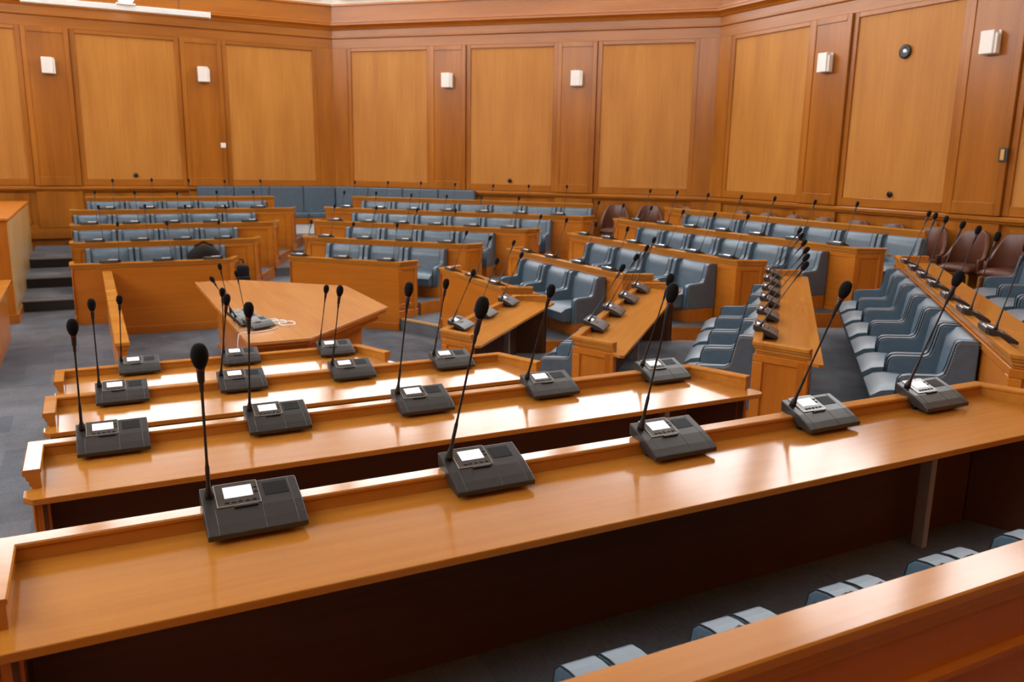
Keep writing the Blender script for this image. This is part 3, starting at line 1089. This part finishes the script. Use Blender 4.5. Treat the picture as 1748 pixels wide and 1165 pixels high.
def bench_run(d, length, nseat, flip):
    ang = math.atan2(d.y, d.x)
    n_in = Vector((-d.y, d.x)) if not flip else Vector((d.y, -d.x))
    zf = 0.0
    k0 = 0.05
    for i in range(nseat):
        u0, u1 = k0 + (length - k0) * i / nseat + .004, k0 + (length - k0) * (i + 1) / nseat - .004

        def q(mb, a0, a1, d0, d1, z0, z1):
            pts = [d * a0 + n_in * d0, d * a1 + n_in * d0, d * a1 + n_in * d1, d * a0 + n_in * d1]
            return mb.prism([(p.x, p.y) for p in pts], z0, z1)
        lo = TAN
        a_back = max(u0, TAN * .2) if i == 0 else u0
        a_seat = max(u0, TAN * .62) if i == 0 else u0
        part('back_cushion', q(MB(), a_back, u1, 0.07, 0.19, 0.44, 0.985), 'leather', BN, 0.02, 2)
        part('seat_cushion', q(MB(), a_seat, u1, 0.10, 0.60, 0.34, 0.445), 'leather', BN, 0.02, 2)
        part('seat_board', q(MB(), a_seat, u1, 0.10, 0.59, 0.22, 0.34), 'oak_x', BN)
        part('plinth', q(MB(), a_seat, u1, 0.10, 0.55, 0.0, 0.22), 'white_paint', BN)


bench_run(dH, 2.95, 4, False)
bench_run(dG, 3.35, 4, True)

# ------------------------------------------------------------------ brown leather armchairs along the far wall
BC = {}


def shell():
    """wrap-round leather shell: back and arms in one"""
    mb = MB()
    n, vs, fs = 16, [], []
    for j, (ro, zt) in enumerate(((0.0, 0), (0.0, 1), (0.05, 1), (0.05, 0))):
        for i in range(n + 1):
            a = R(-20 + 220 * i / n)
            c = math.sin(R(-20 + 220 * i / n))
            top = 0.43 + 0.36 * min(1.0, max(0.0, c) * 1.25) ** 1.2
            rx, ry = 0.285 - ro, 0.25 - ro
            z = 0.26 if zt == 0 else top
            vs.append((rx * math.cos(a), ry * math.sin(a), z))
    for j in range(4):
        for i in range(n):
            a, b_ = j * (n + 1) + i, ((j + 1) % 4) * (n + 1) + i
            fs.append((a, a + 1, b_ + 1, b_))
    fs += [(0, n + 1, 2 * n + 2, 3 * n + 3), (n, 4 * n + 3, 3 * n + 2, 2 * n + 1)]
    return mb.add(vs, fs)


def uframe(y):
    p = [(-.22, y, 0.0), (-.22, y, .19), (-.215, y, .225), (-.19, y, .245), (.19, y, .245), (.215, y, .225), (.22, y, .19), (.22, y, 0.0)]
    return MB().tube(p, 0.017, 8)


BC['shell'] = shell().mesh('brown_shell', 0.008, 2, True)
BC['seat'] = cushion(-.235, .235, -.25, .19, .25, .36, 6, 6, .03, .3).mesh('brown_seat', smooth=True)
BC['f'] = uframe(-.20).mesh('brown_frame', smooth=True)
BC['b'] = uframe(.16).mesh('brown_frame', smooth=True)
BC['shell'].materials.append(MATS['brown_leather'])
BC['seat'].materials.append(MATS['brown_leather'])
BC['f'].materials.append(MATS['panel_oak'])
BC['b'].materials.append(MATS['panel_oak'])
spots = [('G', 9.35, -2.22), ('G', 9.35, -2.88), ('G', 9.35, -3.50)] + [('F', 9.40, y) for y in (2.95, 2.33, 1.72, 1.08, .42, -.22, -.90, -1.50, -2.10)]
for i, (w, r, t) in enumerate(spots):
    T = thing('leather_armchair', 'brown leather armchair on wooden legs, %s from the left along the wall' % ORD[i], 'armchair', at(w, r - 0.02, t, aisle_z(4)), rot(w), 'brown armchairs along the far wall')
    for nm, key in (('shell', 'shell'), ('seat_cushion', 'seat'), ('leg_frame', 'f'), ('leg_frame', 'b')):
        child(nm, BC[key], T)


# ------------------------------------------------------------------ things on the walls
def wall_frame(i):
    a = R(45 * i)
    n = Vector((math.cos(a), math.sin(a)))
    c = OC + n * AP
    return c, n, Vector((math.sin(a), -math.cos(a))), a - math.pi / 2     # local x direction


def on_wall(i, x, z, d=0.06):
    c, n, ex_, rz = wall_frame(i)
    p = c + ex_ * x - n * d
    return (p.x, p.y, z), rz


WORDS = {2: 'left wall', 1: 'middle wall', 0: 'right wall'}
for i in (2, 1, 0):
    for j, side in ((-1, 'left'), (1, 'right')):
        p, rz = on_wall(i, j * BAY / 2 + (0.02 if i else 0.0), 4.02)
        T = thing('wall_lamp', 'small white box lamp on the %s pilaster of the %s' % (side, WORDS[i]), 'wall lamp', p, rz, 'white box wall lamps')
        part('back_plate', MB().box(-.10, .10, -.02, .0, -.15, .15), 'white_paint', T, 0.003)
        part('shade', MB().box(-.115, .07, -.12, -.02, -.14, .15), 'lamp_glass', T, 0.006)
        part('side_shade', MB().box(.072, .11, -.10, -.02, -.14, .11), 'lamp_glass', T, 0.004)

p, rz = on_wall(0, 0.0, 4.06, 0.0)
T = thing('round_speaker', 'small black ring mounted high on the right wall panel', 'speaker', p, rz)
o = part('ring', MB().lathe([(.05, 0), (.095, 0), (.10, .02), (.08, .03), (.05, .02)], n=20), 'plastic_black', T, smooth=True)
o.rotation_euler = (R(90), 0, 0)
o = part('centre', MB().lathe([(.05, 0), (.05, .018), (.02, .024)], n=16), 'aluminium', T, smooth=True)
o.rotation_euler = (R(90), 0, 0)
for i, x, nm in ((2, 0.0, 'left'), (1, 0.0, 'middle'), (0, 0.0, 'right')):
    p, rz = on_wall(i, x, 2.02, 0.0)
    T = thing('wall_hook', 'small dark hook low on the %s wall panel' % nm, 'hook', p, rz, 'dark hooks on the wall panels')
    o = part('rose', MB().lathe([(.045, 0), (.045, .012), (.02, .02)], n=14), 'plastic_black', T, smooth=True)
    o.rotation_euler = (R(90), 0, 0)
    part('prong', MB().tube([(0, -.01, 0), (0, -.06, .0), (.03, -.075, .04)], .012, 6), 'plastic_black', T, smooth=True)
p, rz = on_wall(2, 1.70, 2.64, 0.04)
T = thing('thermostat', 'small white square box on the left wall, lower right', 'thermostat', p, rz)
part('case', MB().box(-.05, .05, -.035, .03, -.05, .05), 'white_paint', T, 0.006)
part('dial', MB().box(-.02, .02, -.039, -.033, -.02, .02), 'lamp_glass', T, 0.002)
p, rz = on_wall(0, 1.72, 2.60, 0.06)
T = thing('wall_switch', 'small dark switch with a brass plate, right edge of right wall', 'switch', p, rz)
part('plate', MB().box(-.06, .06, -.02, .0, -.09, .09), 'plastic_black', T, 0.004)
part('insert', MB().box(-.035, .02, -.03, -.018, -.07, .07), 'brass', T, 0.003)

# hung white housing at the top left
p, rz = on_wall(2, 0.0, 5.10, 1.1)
T = thing('hanging_housing', 'long white tube housing hanging along the top of the left wall', 'lamp', (p[0], p[1], 0), rz)
part('tube', MB().box(-1.66, 1.42, -.06, .06, 4.96, 5.06), 'white_paint', T, 0.012, 2)
part('end_cap', MB().box(1.42, 1.445, -.065, .065, 4.955, 5.065), 'white_paint', T, 0.006)
for x in (-1.2, .9):
    part('suspension_wire', MB().tube([(x, 0, 5.06), (x, 0, Z_TOP - 0.0)], 0.006, 6), 'plastic_black', T)
part('lamp_bracket', MB().box(-.16, .16, -.10, .05, 5.06, 5.09), 'white_paint', T)
part('lamp_globe', MB().lathe([(.02, 5.09), (.10, 5.10), (.14, 5.16), (.14, 5.22), (.08, 5.29), (.02, 5.30)], c=(0, -.04, 0), n=16), 'lamp_lit', T, smooth=True)
